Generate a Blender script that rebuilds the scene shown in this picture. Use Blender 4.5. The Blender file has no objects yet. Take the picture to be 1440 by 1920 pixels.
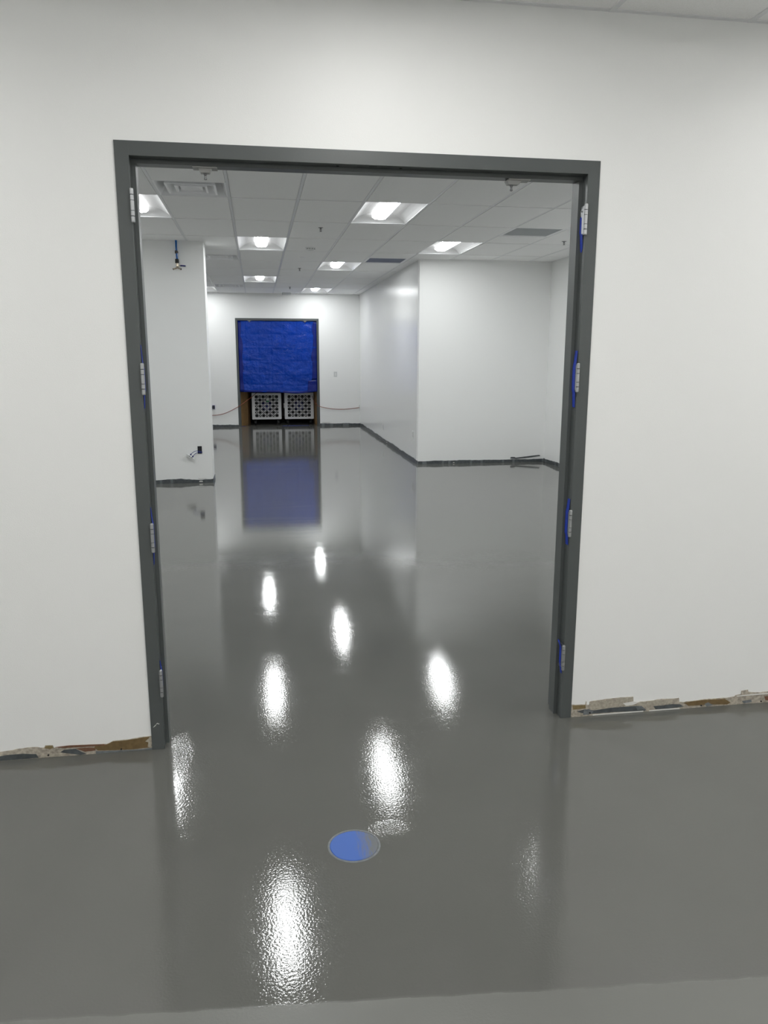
import bpy, math, random
from mathutils import Vector, Matrix, noise

C = bpy.context.scene
COL = C.collection
random.seed(7)
PI = math.pi

# ------------------------------------------------------------------ camera, world, exposure
YAW, PITCH, ROLL = 0.1618, -0.2012, 0.0014
CAM = Vector((0.5026, -3.2101, 1.6908))
cy_, sy_, cp_, sp_ = math.cos(YAW), math.sin(YAW), math.cos(PITCH), math.sin(PITCH)
fwd = Vector((sy_ * cp_, cy_ * cp_, sp_))
rgt = Vector((cy_, -sy_, 0.0))
up = rgt.cross(fwd)
r2 = rgt * math.cos(ROLL) + up * math.sin(ROLL)
u2 = up * math.cos(ROLL) - rgt * math.sin(ROLL)
cam_data = bpy.data.cameras.new('camera')
cam = bpy.data.objects.new('camera', cam_data)
COL.objects.link(cam)
m = Matrix((r2, u2, -fwd)).transposed().to_4x4()
m.translation = CAM
cam.matrix_world = m
cam_data.sensor_fit = 'AUTO'
cam_data.sensor_width = 36.0
cam_data.lens = 36.0 * 1439.29 / 1920.0
cam_data.clip_start = 0.05
C.camera = cam

w = bpy.data.worlds.new('world')
C.world = w
w.use_nodes = True
w.node_tree.nodes['Background'].inputs[0].default_value = (0.8, 0.9, 1.0, 1)
w.node_tree.nodes['Background'].inputs[1].default_value = 0.0

C.view_settings.view_transform = 'Standard'
C.view_settings.look = 'None'
C.view_settings.gamma = 1.0
C.view_settings.use_curve_mapping = False
C.view_settings.exposure = 0.0
C.cycles.use_denoising = True
C.cycles.diffuse_bounces = 8
C.cycles.max_bounces = 12

FAR_LAMP = 54.0          # radiance of the far room's lamp baskets
NEAR_LAMP = 51.0         # radiance of the near room's lamp baskets

# ------------------------------------------------------------------ measures (metres)
W, H = 1.93, 2.478            # near door frame, outer
ZF, ZN = 3.12, 3.038          # far and near ceiling heights
YB = 15.62                    # back wall
XC, YP, XR = 2.976, 8.63, 5.07   # passage wall x, projecting wall y, right wall x
YC, XE = 7.31, -0.127         # stub wall front face, its free end
DX0, DX1, DH = 0.034, 1.992, 2.545   # far door frame, outer
WT = 0.15


# ------------------------------------------------------------------ materials
def mat(name, col, rough=0.5, metal=0.0, ior=1.5, spec=None, emit=None, bump=None, vary=None):
    """principled material; bump=(scale, distance, detail); vary=(scale, amount) mottles the colour"""
    mt = bpy.data.materials.new(name)
    mt.use_nodes = True
    nt = mt.node_tree
    b = nt.nodes['Principled BSDF']
    b.inputs['Base Color'].default_value = (*col, 1)
    b.inputs['Roughness'].default_value = rough
    b.inputs['Metallic'].default_value = metal
    b.inputs['IOR'].default_value = ior
    if spec is not None:
        b.inputs['Specular IOR Level'].default_value = spec
    if emit:
        b.inputs['Emission Color'].default_value = (*emit[0], 1)
        b.inputs['Emission Strength'].default_value = emit[1]
    if bump or vary:
        tc = nt.nodes.new('ShaderNodeTexCoord')
    if bump:
        n = nt.nodes.new('ShaderNodeTexNoise')
        n.inputs['Scale'].default_value = bump[0]
        n.inputs['Detail'].default_value = bump[2] if len(bump) > 2 else 2
        nt.links.new(tc.outputs['Object'], n.inputs['Vector'])
        bp = nt.nodes.new('ShaderNodeBump')
        bp.inputs['Distance'].default_value = bump[1]
        bp.inputs['Strength'].default_value = 1.0
        nt.links.new(n.outputs['Fac'], bp.inputs['Height'])
        nt.links.new(bp.outputs['Normal'], b.inputs['Normal'])
    if vary:
        n = nt.nodes.new('ShaderNodeTexNoise')
        n.inputs['Scale'].default_value = vary[0]
        n.inputs['Detail'].default_value = 4
        nt.links.new(tc.outputs['Object'], n.inputs['Vector'])
        r = nt.nodes.new('ShaderNodeValToRGB')
        a = vary[1]
        r.color_ramp.elements[0].color = (*[c * (1 - a) for c in col], 1)
        r.color_ramp.elements[1].color = (*[min(1, c * (1 + a)) for c in col], 1)
        r.color_ramp.elements[0].position = 0.3
        r.color_ramp.elements[1].position = 0.7
        nt.links.new(n.outputs['Fac'], r.inputs['Fac'])
        nt.links.new(r.outputs['Color'], b.inputs['Base Color'])
    return mt


M = {}
M['wall'] = mat('white_satin_paint', (0.888, 0.892, 0.884), 0.42, spec=0.33, bump=(260, 0.00035, 2))
M['wall_gloss'] = mat('white_semigloss_paint', (0.86, 0.868, 0.866), 0.235, bump=(60, 0.00012, 2))
M['tile'] = mat('ceiling_tile', (0.95, 0.95, 0.94), 0.9, bump=(420, 0.0006, 3), vary=(330, 0.07))
M['tbar'] = mat('ceiling_bar', (0.80, 0.805, 0.82), 0.45)
M['frame'] = mat('grey_frame_paint', (0.084, 0.093, 0.092), 0.36, bump=(180, 0.00015, 2))
M['dark'] = mat('dark_hole', (0.006, 0.006, 0.007), 0.8)
M['steel'] = mat('brushed_steel', (0.46, 0.47, 0.48), 0.4, 0.85)
M['alu'] = mat('cast_bracket', (0.42, 0.42, 0.41), 0.5, 0.3)
M['chrome'] = mat('stud_metal', (0.28, 0.28, 0.29), 0.3, 0.9)
M['tape'] = mat('blue_masking_tape', (0.012, 0.045, 0.42), 0.55, vary=(90, 0.15))
M['white_plastic'] = mat('white_plastic', (0.72, 0.73, 0.72), 0.4)
M['plate_grey'] = mat('pale_grey_plastic', (0.60, 0.61, 0.61), 0.4)
M['grey_plastic'] = mat('grey_plastic', (0.45, 0.46, 0.46), 0.45)
M['black_plastic'] = mat('black_plastic', (0.014, 0.014, 0.018), 0.45)
M['vent'] = mat('white_vent_enamel', (0.90, 0.905, 0.915), 0.4)
M['reflector'] = mat('reflector_enamel', (0.74, 0.745, 0.75), 0.5)
M['basket_side'] = mat('perforated_basket_side', (0.9, 0.9, 0.9), 0.5, emit=((1.0, 1.0, 0.99), 3.0))
M['lamp_far'] = mat('lit_diffuser', (0.9, 0.9, 0.9), 0.5, emit=((0.975, 1.0, 1.0), FAR_LAMP))
M['lamp_near'] = mat('lit_diffuser_near', (0.9, 0.9, 0.9), 0.5, emit=((1.0, 0.995, 0.97), NEAR_LAMP))
M['cove'] = mat('grey_epoxy_base', (0.075, 0.085, 0.09), 0.35, bump=(45, 0.002, 4), vary=(30, 0.3))
M['cove_light'] = mat('grey_epoxy_smear', (0.16, 0.175, 0.185), 0.4, bump=(60, 0.001, 3), vary=(60, 0.2))
M['plaster'] = mat('torn_wallboard_paper', (0.40, 0.36, 0.30), 0.9, bump=(90, 0.002, 4), vary=(70, 0.35))
M['tan'] = mat('bare_wallboard', (0.40, 0.365, 0.30), 0.9, bump=(120, 0.001, 4), vary=(90, 0.2))
M['brown'] = mat('brown_adhesive', (0.155, 0.103, 0.042), 0.8, bump=(60, 0.001, 4), vary=(60, 0.18))
M['olive'] = mat('olive_adhesive', (0.21, 0.16, 0.075), 0.8, bump=(60, 0.001, 4), vary=(60, 0.15))
M['rust'] = mat('rust_brown_stain', (0.17, 0.085, 0.05), 0.85, vary=(90, 0.2))
M['chip'] = mat('white_paint_flake', (0.72, 0.71, 0.68), 0.6)
M['tarp_clip'] = M['white_plastic']
M['card'] = mat('brown_cardboard', (0.27, 0.155, 0.06), 0.85, vary=(8, 0.12))
M['housing'] = mat('grey_sheet_metal', (0.86, 0.865, 0.875), 0.45)
M['navy'] = mat('navy_motor', (0.02, 0.025, 0.13), 0.4)
M['green'] = mat('green_print', (0.03, 0.22, 0.09), 0.5)
M['rubber'] = mat('black_rubber', (0.012, 0.012, 0.012), 0.6)
M['cord'] = mat('orange_red_cord', (0.24, 0.055, 0.028), 0.5)
M['tube'] = mat('blue_air_tube', (0.008, 0.10, 0.36), 0.22)
M['brass'] = mat('nickel_brass', (0.46, 0.40, 0.32), 0.3, 0.85)
M['blue_grip'] = mat('blue_grip', (0.012, 0.018, 0.16), 0.4)
M['wire'] = mat('blue_wire', (0.015, 0.035, 0.22), 0.45)
M['egg'] = mat('return_grille_core', (0.62, 0.64, 0.65), 0.6)
M['egg_blue'] = mat('bluish_grille_core', (0.36, 0.39, 0.50), 0.5)
M['egg_back'] = mat('grille_back', (0.50, 0.51, 0.515), 0.7)
M['hall'] = mat('hall_grey', (0.6, 0.6, 0.6), 0.7)
M['tarp'] = mat('blue_poly_tarp', (0.001, 0.040, 0.35), 0.16, spec=0.28, bump=(34, 0.008, 4), vary=(5, 0.1))
M['tarp_dark'] = mat('doubled_blue_tarp', (0.002, 0.012, 0.17), 0.3, spec=0.3, bump=(28, 0.004, 3))


def floor_material():
    mt = bpy.data.materials.new('grey_epoxy_floor')
    mt.use_nodes = True
    nt = mt.node_tree
    L = nt.links.new
    b = nt.nodes['Principled BSDF']
    tc = nt.nodes.new('ShaderNodeTexCoord')
    P = tc.outputs['Object']
    sep = nt.nodes.new('ShaderNodeSeparateXYZ')
    L(P, sep.inputs[0])

    def math_(op, a, bb):
        n = nt.nodes.new('ShaderNodeMath')
        n.operation = op
        for i, v in enumerate((a, bb)):
            if isinstance(v, (int, float)):
                n.inputs[i].default_value = v
            else:
                L(v, n.inputs[i])
        return n.outputs[0]

    def noise_(scale, detail=2, vec=None):
        n = nt.nodes.new('ShaderNodeTexNoise')
        n.inputs['Scale'].default_value = scale
        n.inputs['Detail'].default_value = detail
        L(vec if vec is not None else P, n.inputs['Vector'])
        return n.outputs['Fac']
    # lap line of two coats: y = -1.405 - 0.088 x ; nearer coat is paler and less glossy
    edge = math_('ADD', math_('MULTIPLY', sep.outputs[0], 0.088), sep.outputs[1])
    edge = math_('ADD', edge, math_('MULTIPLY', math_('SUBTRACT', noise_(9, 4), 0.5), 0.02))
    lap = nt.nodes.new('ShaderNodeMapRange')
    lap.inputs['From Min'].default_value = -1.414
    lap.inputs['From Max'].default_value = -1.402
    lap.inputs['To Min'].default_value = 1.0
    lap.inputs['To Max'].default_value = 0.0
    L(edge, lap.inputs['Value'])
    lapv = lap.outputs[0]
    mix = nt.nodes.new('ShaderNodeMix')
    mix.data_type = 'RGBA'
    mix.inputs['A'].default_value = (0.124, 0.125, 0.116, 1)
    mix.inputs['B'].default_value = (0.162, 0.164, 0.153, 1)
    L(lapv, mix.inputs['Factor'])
    mot = nt.nodes.new('ShaderNodeMapRange')
    mot.inputs['From Min'].default_value = 0.3
    mot.inputs['From Max'].default_value = 0.7
    mot.inputs['To Min'].default_value = 0.96
    mot.inputs['To Max'].default_value = 1.04
    L(noise_(1.3, 4), mot.inputs['Value'])
    mul = nt.nodes.new('ShaderNodeMix')
    mul.data_type = 'RGBA'
    mul.blend_type = 'MULTIPLY'
    mul.inputs['Factor'].default_value = 1.0
    L(mix.outputs['Result'], mul.inputs['A'])
    L(mot.outputs[0], mul.inputs['B'])
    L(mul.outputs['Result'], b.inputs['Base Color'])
    # roughness: mostly glossy, brushed streaks across the room further in
    mp = nt.nodes.new('ShaderNodeMapping')
    mp.inputs['Scale'].default_value = (0.5, 5.0, 1.0)
    L(P, mp.inputs['Vector'])
    st = nt.nodes.new('ShaderNodeMapRange')
    st.inputs['From Min'].default_value = 0.45
    st.inputs['From Max'].default_value = 0.75
    st.inputs['To Min'].default_value = 0.04
    st.inputs['To Max'].default_value = 0.10
    L(noise_(1.6, 4, mp.outputs[0]), st.inputs['Value'])
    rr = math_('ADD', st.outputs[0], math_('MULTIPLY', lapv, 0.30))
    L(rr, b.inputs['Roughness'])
    b.inputs['IOR'].default_value = 1.56
    fall = nt.nodes.new('ShaderNodeMapRange')
    fall.inputs['From Min'].default_value = -1.5
    fall.inputs['From Max'].default_value = 3.5
    fall.inputs['To Min'].default_value = 0.00062
    fall.inputs['To Max'].default_value = 0.00017
    L(sep.outputs[1], fall.inputs['Value'])
    def spot(px, py, rx, ry):
        # 1 at (px, py) falling to 0: places where the coat was disturbed
        dx = math_('DIVIDE', math_('SUBTRACT', sep.outputs[0], px), rx)
        dy = math_('DIVIDE', math_('SUBTRACT', sep.outputs[1], py), ry)
        return math_('MAXIMUM', math_('SUBTRACT', 1.0, math_('ADD', math_('MULTIPLY', dx, dx), math_('MULTIPLY', dy, dy))), 0.0)
    rough_amp = math_('MULTIPLY', math_('ADD', spot(.925, -.735, .10, .055), spot(.125, -.06, .07, .22)), 0.0013)
    amp = math_('ADD', fall.outputs[0], rough_amp)
    h = math_('ADD', math_('MULTIPLY', noise_(125, 2), amp), math_('MULTIPLY', noise_(22, 2), 0.0002))
    bp = nt.nodes.new('ShaderNodeBump')
    bp.inputs['Distance'].default_value = 1.0
    bp.inputs['Strength'].default_value = 0.55
    L(h, bp.inputs['Height'])
    L(bp.outputs[0], b.inputs['Normal'])
    return mt


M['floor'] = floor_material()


def disc_material(cx, cy):
    """blue masking tape, its right side smeared over with grey epoxy"""
    mt = bpy.data.materials.new('blue_tape_smeared_with_epoxy')
    mt.use_nodes = True
    nt = mt.node_tree
    L = nt.links.new
    b = nt.nodes['Principled BSDF']
    tc = nt.nodes.new('ShaderNodeTexCoord')
    mp = nt.nodes.new('ShaderNodeMapping')
    mp.inputs['Scale'].default_value = (110, 22, 1)
    L(tc.outputs['Object'], mp.inputs['Vector'])
    n = nt.nodes.new('ShaderNodeTexNoise')
    n.inputs['Scale'].default_value = 1.0
    n.inputs['Detail'].default_value = 5
    L(mp.outputs[0], n.inputs['Vector'])
    sep = nt.nodes.new('ShaderNodeSeparateXYZ')
    L(tc.outputs['Object'], sep.inputs[0])
    ma = nt.nodes.new('ShaderNodeMath')
    ma.operation = 'MULTIPLY_ADD'
    L(n.outputs['Fac'], ma.inputs[0])
    ma.inputs[1].default_value = 0.10
    L(sep.outputs[0], ma.inputs[2])
    r = nt.nodes.new('ShaderNodeMapRange')
    r.inputs['From Min'].default_value = 0.058
    r.inputs['From Max'].default_value = 0.115
    L(ma.outputs[0], r.inputs['Value'])
    mx = nt.nodes.new('ShaderNodeMix')
    mx.data_type = 'RGBA'
    mx.inputs['A'].default_value = (0.036, 0.115, 0.43, 1)
    mx.inputs['B'].default_value = (0.13, 0.14, 0.15, 1)
    L(r.outputs[0], mx.inputs['Factor'])
    L(mx.outputs['Result'], b.inputs['Base Color'])
    b.inputs['Roughness'].default_value = 0.5
    return mt


# ------------------------------------------------------------------ mesh helpers
class MB:
    def __init__(s):
        s.v, s.f, s.m, s.sm = [], [], [], []

    def add(s, vs, fs, mi=0, smooth=False):
        o = len(s.v)
        s.v += [tuple(p) for p in vs]
        for f in fs:
            s.f.append(tuple(i + o for i in f))
            s.m.append(mi)
            s.sm.append(smooth)
        return s

    def box(s, a, b, mi=0):
        x0, y0, z0 = a
        x1, y1, z1 = b
        return s.add([(x0, y0, z0), (x1, y0, z0), (x1, y1, z0), (x0, y1, z0), (x0, y0, z1), (x1, y0, z1), (x1, y1, z1), (x0, y1, z1)],
                     [(0, 3, 2, 1), (4, 5, 6, 7), (0, 1, 5, 4), (1, 2, 6, 5), (2, 3, 7, 6), (3, 0, 4, 7)], mi)

    def quad(s, p, mi=0):
        return s.add(p, [tuple(range(len(p)))], mi)

    def tube(s, pts, rad, n=10, mi=0, cap=True, smooth=True):
        """tube along points, rad a number or list"""
        pts = [Vector(p) for p in pts]
        k = len(pts)
        rads = rad if isinstance(rad, (list, tuple)) else [rad] * k
        vs, fs = [], []
        ref = None
        for i, p in enumerate(pts):
            a = pts[max(i - 1, 0)]
            b = pts[min(i + 1, k - 1)]
            t = (b - a)
            t = t.normalized() if t.length > 1e-9 else Vector((0, 0, 1))
            if ref is None:
                ref = Vector((1, 0, 0)) if abs(t.x) < 0.8 else Vector((0, 1, 0))
            ref = (ref - t * ref.dot(t)).normalized()
            bn = t.cross(ref)
            for j in range(n):
                ang = 2 * PI * j / n
                vs.append(p + (ref * math.cos(ang) + bn * math.sin(ang)) * rads[i])
        for i in range(k - 1):
            for j in range(n):
                fs.append((i * n + j, i * n + (j + 1) % n, (i + 1) * n + (j + 1) % n, (i + 1) * n + j))
        s.add(vs, fs, mi, smooth)
        if cap:
            s.add(vs[:n], [tuple(range(n))[::-1]], mi)
            s.add(vs[-n:], [tuple(range(n))], mi)
        return s

    def cyl(s, a, b, r, n=16, mi=0):
        return s.tube([a, b], r, n, mi)

    def lathe(s, axis_pt, prof, n=24, mi=0, smooth=True):
        """prof = list of (radius, z) about a vertical axis"""
        x, y, z = axis_pt
        vs, fs = [], []
        for r, h in prof:
            for j in range(n):
                a = 2 * PI * j / n
                vs.append((x + r * math.cos(a), y + r * math.sin(a), z + h))
        for i in range(len(prof) - 1):
            for j in range(n):
                fs.append((i * n + j, i * n + (j + 1) % n, (i + 1) * n + (j + 1) % n, (i + 1) * n + j))
        return s.add(vs, fs, mi, smooth)

    def slab_poly(s, pts, axis_from, axis_to, mi=0):
        """prism: outline pts (3-D, at axis_from offset) extruded by the vector axis_to - axis_from"""
        d = Vector(axis_to) - Vector(axis_from)
        n = len(pts)
        a = [Vector(p) for p in pts]
        b = [p + d for p in a]
        fs = [tuple(range(n)), tuple(range(2 * n - 1, n - 1, -1))]
        for i in range(n):
            j = (i + 1) % n
            fs.append((i, i + n, j + n, j))
        return s.add(a + b, fs, mi)

    def build(s, name, mats, parent=None, loc=None, bevel=None):
        me = bpy.data.meshes.new(name)
        me.from_pydata(s.v, [], s.f)
        if not isinstance(mats, (list, tuple)):
            mats = [mats]
        for mt in mats:
            me.materials.append(mt)
        me.polygons.foreach_set('material_index', s.m)
        me.polygons.foreach_set('use_smooth', s.sm)
        me.validate()
        me.update()
        o = bpy.data.objects.new(name, me)
        COL.objects.link(o)
        if parent:
            o.parent = parent
        if loc:
            o.location = loc
        if bevel:
            md = o.modifiers.new('bevel', 'BEVEL')
            md.width = bevel
            md.segments = 2
            md.limit_method = 'ANGLE'
            md.angle_limit = math.radians(40)
        return o


def tag(o, label=None, cat=None, group=None, kind=None):
    if label:
        o['label'] = label
    if cat:
        o['category'] = cat
    if group:
        o['group'] = group
    if kind:
        o['kind'] = kind
    return o


def empty(name, loc=(0, 0, 0), rz=0.0):
    o = bpy.data.objects.new(name, None)
    o.empty_display_size = 0.05
    COL.objects.link(o)
    o.location = loc
    o.rotation_euler = (0, 0, rz)
    return o


def copy_tree(o, parent=None):
    c = o.copy()
    COL.objects.link(c)
    c.parent = parent
    for ch in list(o.children):
        copy_tree(ch, c)
    return c


# ------------------------------------------------------------------ the setting
NX0, NX1, NY0 = -3.9, 6.0, -7.5      # near room
FX0 = -3.46                           # far room's hidden left wall

fl = MB()
fl.quad([(NX0 - .2, NY0 - .2, 0), (NX1 + .2, NY0 - .2, 0), (NX1 + .2, 19.2, 0), (NX0 - .2, 19.2, 0)])
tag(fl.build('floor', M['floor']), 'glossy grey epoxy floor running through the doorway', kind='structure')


def wall(name, boxes, mt, label=None):
    b = MB()
    for a in boxes:
        b.box(*a)
    return tag(b.build(name, mt), label, kind='structure')


# partition with the near doorway
wall('wall_front', [((NX0, 0, 0), (0.012, WT, 3.35)), ((W - 0.012, 0, 0), (NX1, WT, 3.35)), ((0.012, 0, H - 0.012), (W - 0.012, WT, 3.35))],
     M['wall'], 'white partition wall around the near doorway')
wall('wall_near_left', [((NX0 - .15, NY0, 0), (NX0, WT, 3.35))], M['wall'])
wall('wall_near_right', [((NX1, NY0, 0), (NX1 + .15, WT, 3.35))], M['wall'])
wall('wall_near_rear', [((NX0, NY0 - .15, 0), (NX1, NY0, 3.35))], M['wall'])
wall('wall_far_left', [((FX0 - .15, WT, 0), (FX0, YB, 3.3))], M['wall'])
wall('wall_back', [((FX0, YB, 0), (DX0 + .012, YB + WT, 3.3)), ((DX1 - .012, YB, 0), (XC + .15, YB + WT, 3.3)), ((DX0 + .012, YB, DH - .012), (DX1 - .012, YB + WT, 3.3))],
     M['wall'], 'white back wall around the far doorway')
wall('wall_passage', [((XC, YP + .12, 0), (XC + .15, YB, 3.3))], M['wall_gloss'], 'glossy white wall running back along the passage')
wall('wall_projecting', [((XC, YP, 0), (XR, YP + .12, 3.3))], M['wall'], 'white wall facing the doorway on the right of the passage')
wall('wall_right', [((XR, WT, 0), (XR + .15, YP + .12, 3.3))], M['wall'])
wall('wall_stub', [((FX0, YC, 0), (XE, YC + .42, 3.3))], M['wall'], 'white stub wall with the air valve, left inside the doorway')
# dark hall behind the far door
wall('wall_hall', [((-.5, 18.9, 0), (2.6, 19.0, 2.9)), ((-.6, YB + WT, 0), (-.5, 19.0, 2.9)), ((2.6, YB + WT, 0), (2.7, 19.0, 2.9)), ((-.6, YB + WT, 2.8), (2.7, 19.0, 2.9))], M['hall'])

# ------------------------------------------------------------------ ceilings
GX0, GP = -0.325, 0.628
GY0, GQ = 4.42, 1.206
xs_far = [GX0 + GP * k for k in range(-6, 10)]
ys_far = [GY0 + GQ * k for k in range(-4, 11)]
LIGHTS_FAR = [(-1, 0), (3, 0), (1, 2), (5, 2), (3, 4), (-1, 4), (1, 6), (3, 8), (-1, 8), (1, -2), (5, -2), (7, 0), (-3, -2), (-3, 2)]
LIGHT_CELLS = set(LIGHTS_FAR)
HALF = {(0, -1): 1, (0, 3): 1, (0, 7): 1, (6, 1): 0, (4, 3): 1}   # cell -> which half a vent takes (0 near, 1 far)


def far_cell(c, r):
    return GX0 + GP * c, GX0 + GP * (c + 1), GY0 + GQ * r, GY0 + GQ * (r + 1)


def clip(a, b, lo, hi):
    return max(a, lo), min(b, hi)


ct = MB()
gr = MB()
for c in range(-5, 9):
    for r in range(-4, 10):
        if (c, r) in LIGHT_CELLS:
            continue
        x0, x1, y0, y1 = far_cell(c, r)
        if (c, r) in HALF:
            ym = (y0 + y1) / 2
            y0, y1 = (ym, y1) if HALF[(c, r)] == 0 else (y0, ym)
        x0, x1 = clip(x0, x1, FX0, XR)
        y0, y1 = clip(y0, y1, WT, YB)
        if x1 - x0 < .005 or y1 - y0 < .005:
            continue
        dz = random.uniform(-.0012, .0012)
        ct.box((x0 + .002, y0 + .002, ZF + .003), (x1 - .002, y1 - .002, ZF + .016))
        if x1 - x0 > .06 and y1 - y0 > .06:
            ct.box((x0 + .0165, y0 + .0165, ZF - .006 + dz), (x1 - .0165, y1 - .0165, ZF + .003))
ceil_far = tag(ct.build('ceiling_far', M['tile']), 'suspended ceiling of pale grey tiles beyond the doorway', kind='structure')
BW = 0.012
for x in xs_far:
    if FX0 - .01 < x < XR:
        gr.box((x - BW, WT, ZF - .004), (x + BW, YB, ZF + .001))
for r in range(-3, 10):
    y = GY0 + GQ * r
    for c in range(-5, 9):
        a, b = clip(GX0 + GP * c + BW, GX0 + GP * (c + 1) - BW, FX0, XR)
        if b > a:
            gr.box((a, y - BW, ZF - .0035), (b, y + BW, ZF + .001))
for (c, r) in HALF:
    x0, x1, y0, y1 = far_cell(c, r)
    ym = (y0 + y1) / 2
    gr.box((x0 + BW, ym - BW, ZF - .0035), (x1 - BW, ym + BW, ZF + .001))
# wall angle
for a, b in [((FX0, WT, 0), (XR, WT + .02, 0)), ((FX0, YC - .02, 0), (XE + .02, YC, 0)), ((XE, YC - .02, 0), (XE + .02, YC + .44, 0)), ((XC, YP - .02, 0), (XR, YP, 0)),
             ((XC - .02, YP - .02, 0), (XC, YB, 0)), ((FX0, YB - .02, 0), (XC, YB, 0)), ((XR - .02, WT, 0), (XR, YP, 0))]:
    gr.box((a[0], a[1], ZF - .003), (b[0], b[1], ZF + .001))
gr.build('ceiling_grid', M['tbar'], ceil_far)

NGX, NGP = 1.942, 0.605
NGY, NGQ = -0.33, 1.21
LIGHTS_NEAR = [(-2, 0), (2, 0), (-6, 0), (0, 3), (4, 3), (-4, 3), (-2, 5), (2, 5), (-6, 3), (6, 0), (6, 3), (-9, 3)]  # second half: unseen lamps added to lift and even out the front wall


def near_cell(c, r):
    return NGX + NGP * c, NGX + NGP * (c + 1), NGY - NGQ * (r + 1) - .28, NGY - NGQ * r - .28


ct = MB()
gr = MB()
for c in range(-10, 7):
    for r in range(-1, 6):
        if (c, r) in LIGHTS_NEAR:
            continue
        x0, x1, y0, y1 = near_cell(c, r)
        x0, x1 = clip(x0, x1, NX0, NX1)
        y0, y1 = clip(y0, y1, NY0, 0)
        if x1 - x0 < .005 or y1 - y0 < .005:
            continue
        ct.box((x0 + .002, y0 + .002, ZN), (x1 - .002, y1 - .002, ZN + .016))
ceil_near = tag(ct.build('ceiling_near', M['tile']), 'speckled ceiling tiles above the camera side of the wall', kind='structure')
for c in range(-9, 7):
    x = NGX + NGP * c
    gr.box((x - BW, NY0, ZN - .004), (x + BW, 0, ZN + .001))
for r in range(0, 6):
    y = near_cell(0, r)[3]
    for c in range(-10, 7):
        a, b = clip(NGX + NGP * c + BW, NGX + NGP * (c + 1) - BW, NX0, NX1)
        if b > a:
            gr.box((a, y - BW, ZN - .0035), (b, y + BW, ZN + .001))
gr.box((NX0, -.022, ZN - .003), (NX1, 0, ZN + .001))
gr.build('ceiling_grid', M['tbar'], ceil_near)

# ------------------------------------------------------------------ door frames with their hardware


def frame_mesh(x0, x1, h, y, scuff=False):
    """welded steel frame: face, rabbet, stop, second rabbet"""
    b = MB()
    F = 0.052
    ya, yb = y - .006, y + WT + .006
    b.box((x0, ya, 0), (x0 + F, yb, h))
    b.box((x1 - F, ya, 0), (x1, yb, h))
    b.box((x0 + F, ya, h - F), (x1 - F, yb, h))
    s0, s1, sp = y + .046, y + .104, .016
    b.box((x0 + F, s0, 0), (x0 + F + sp, s1, h - F - sp))
    b.box((x1 - F - sp, s0, 0), (x1 - F, s1, h - F - sp))
    b.box((x0 + F, s0, h - F - sp), (x1 - F, s1, h - F))
    return b, F, sp


def closer_bracket(x, y, z, parent, shift=0.0):
    """soffit bracket of a door closer: plate, tapered socket, hanging stud"""
    p = MB()
    p.box((x - .047, y - .026, z - .006), (x + .047, y + .026, z))
    o = p.build('closer_bracket', M['alu'], parent, bevel=.0015)
    x += shift
    s = MB()
    lo, hi = -.026, .026 - shift * .5
    top = [(x + lo * 1.0, y - .02, z - .006), (x + hi, y - .02, z - .006), (x + hi, y + .02, z - .006), (x + lo, y + .02, z - .006)]
    bot = [(x + lo * .68, y - .014, z - .022), (x + hi * .68, y - .014, z - .022), (x + hi * .68, y + .014, z - .022), (x + lo * .68, y + .014, z - .022)]
    s.add(top + bot, [(0, 1, 2, 3), (7, 6, 5, 4), (0, 4, 5, 1), (1, 5, 6, 2), (2, 6, 7, 3), (3, 7, 4, 0)])
    s.build('socket', M['alu'], o, bevel=.002)
    t = MB()
    t.lathe((x, y, z - .022), [(0, 0), (.0075, 0), (.0075, -.003), (.006, -.004), (.006, -.006), (.0042, -.007), (.0042, -.016), (.006, -.018), (.006, -.021), (.0045, -.023), (0, -.023)], 16)
    t.build('stud', M['chrome'], o)
    return o


door1 = tag(empty('door_1'), 'dark grey steel double door frame with hinges but no doors', kind='structure')
b, F, SP = frame_mesh(0, W, H, 0)
# chipped paint on the left jamb and bare scratches
yf = -.0068
for pl in ([(.009, .104), (.016, .112), (.024, .118), (.022, .113), (.014, .106)], [(.021, .117), (.028, .124), (.034, .123), (.027, .119)], [(.029, .119), (.037, .121), (.036, .117)]):
    b.slab_poly([(px, yf, pz) for px, pz in pl], (0, 0, 0), (0, .001, 0), 1)
b.build('frame', [M['frame'], M['chip']], door1, bevel=.0025)
hd = MB()
zs = H - F - .0004
for xx in (.843, 1.097):
    hd.cyl((xx, .030, zs), (xx, .030, zs + .004), .0062, 14)
hd.box((.968, .012, zs - .0002), (.998, .0155, zs + .004))
hd.build('bolt_hole', M['dark'], door1)

HINGE_Z = [2.247, 1.597, .950, .308]


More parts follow.
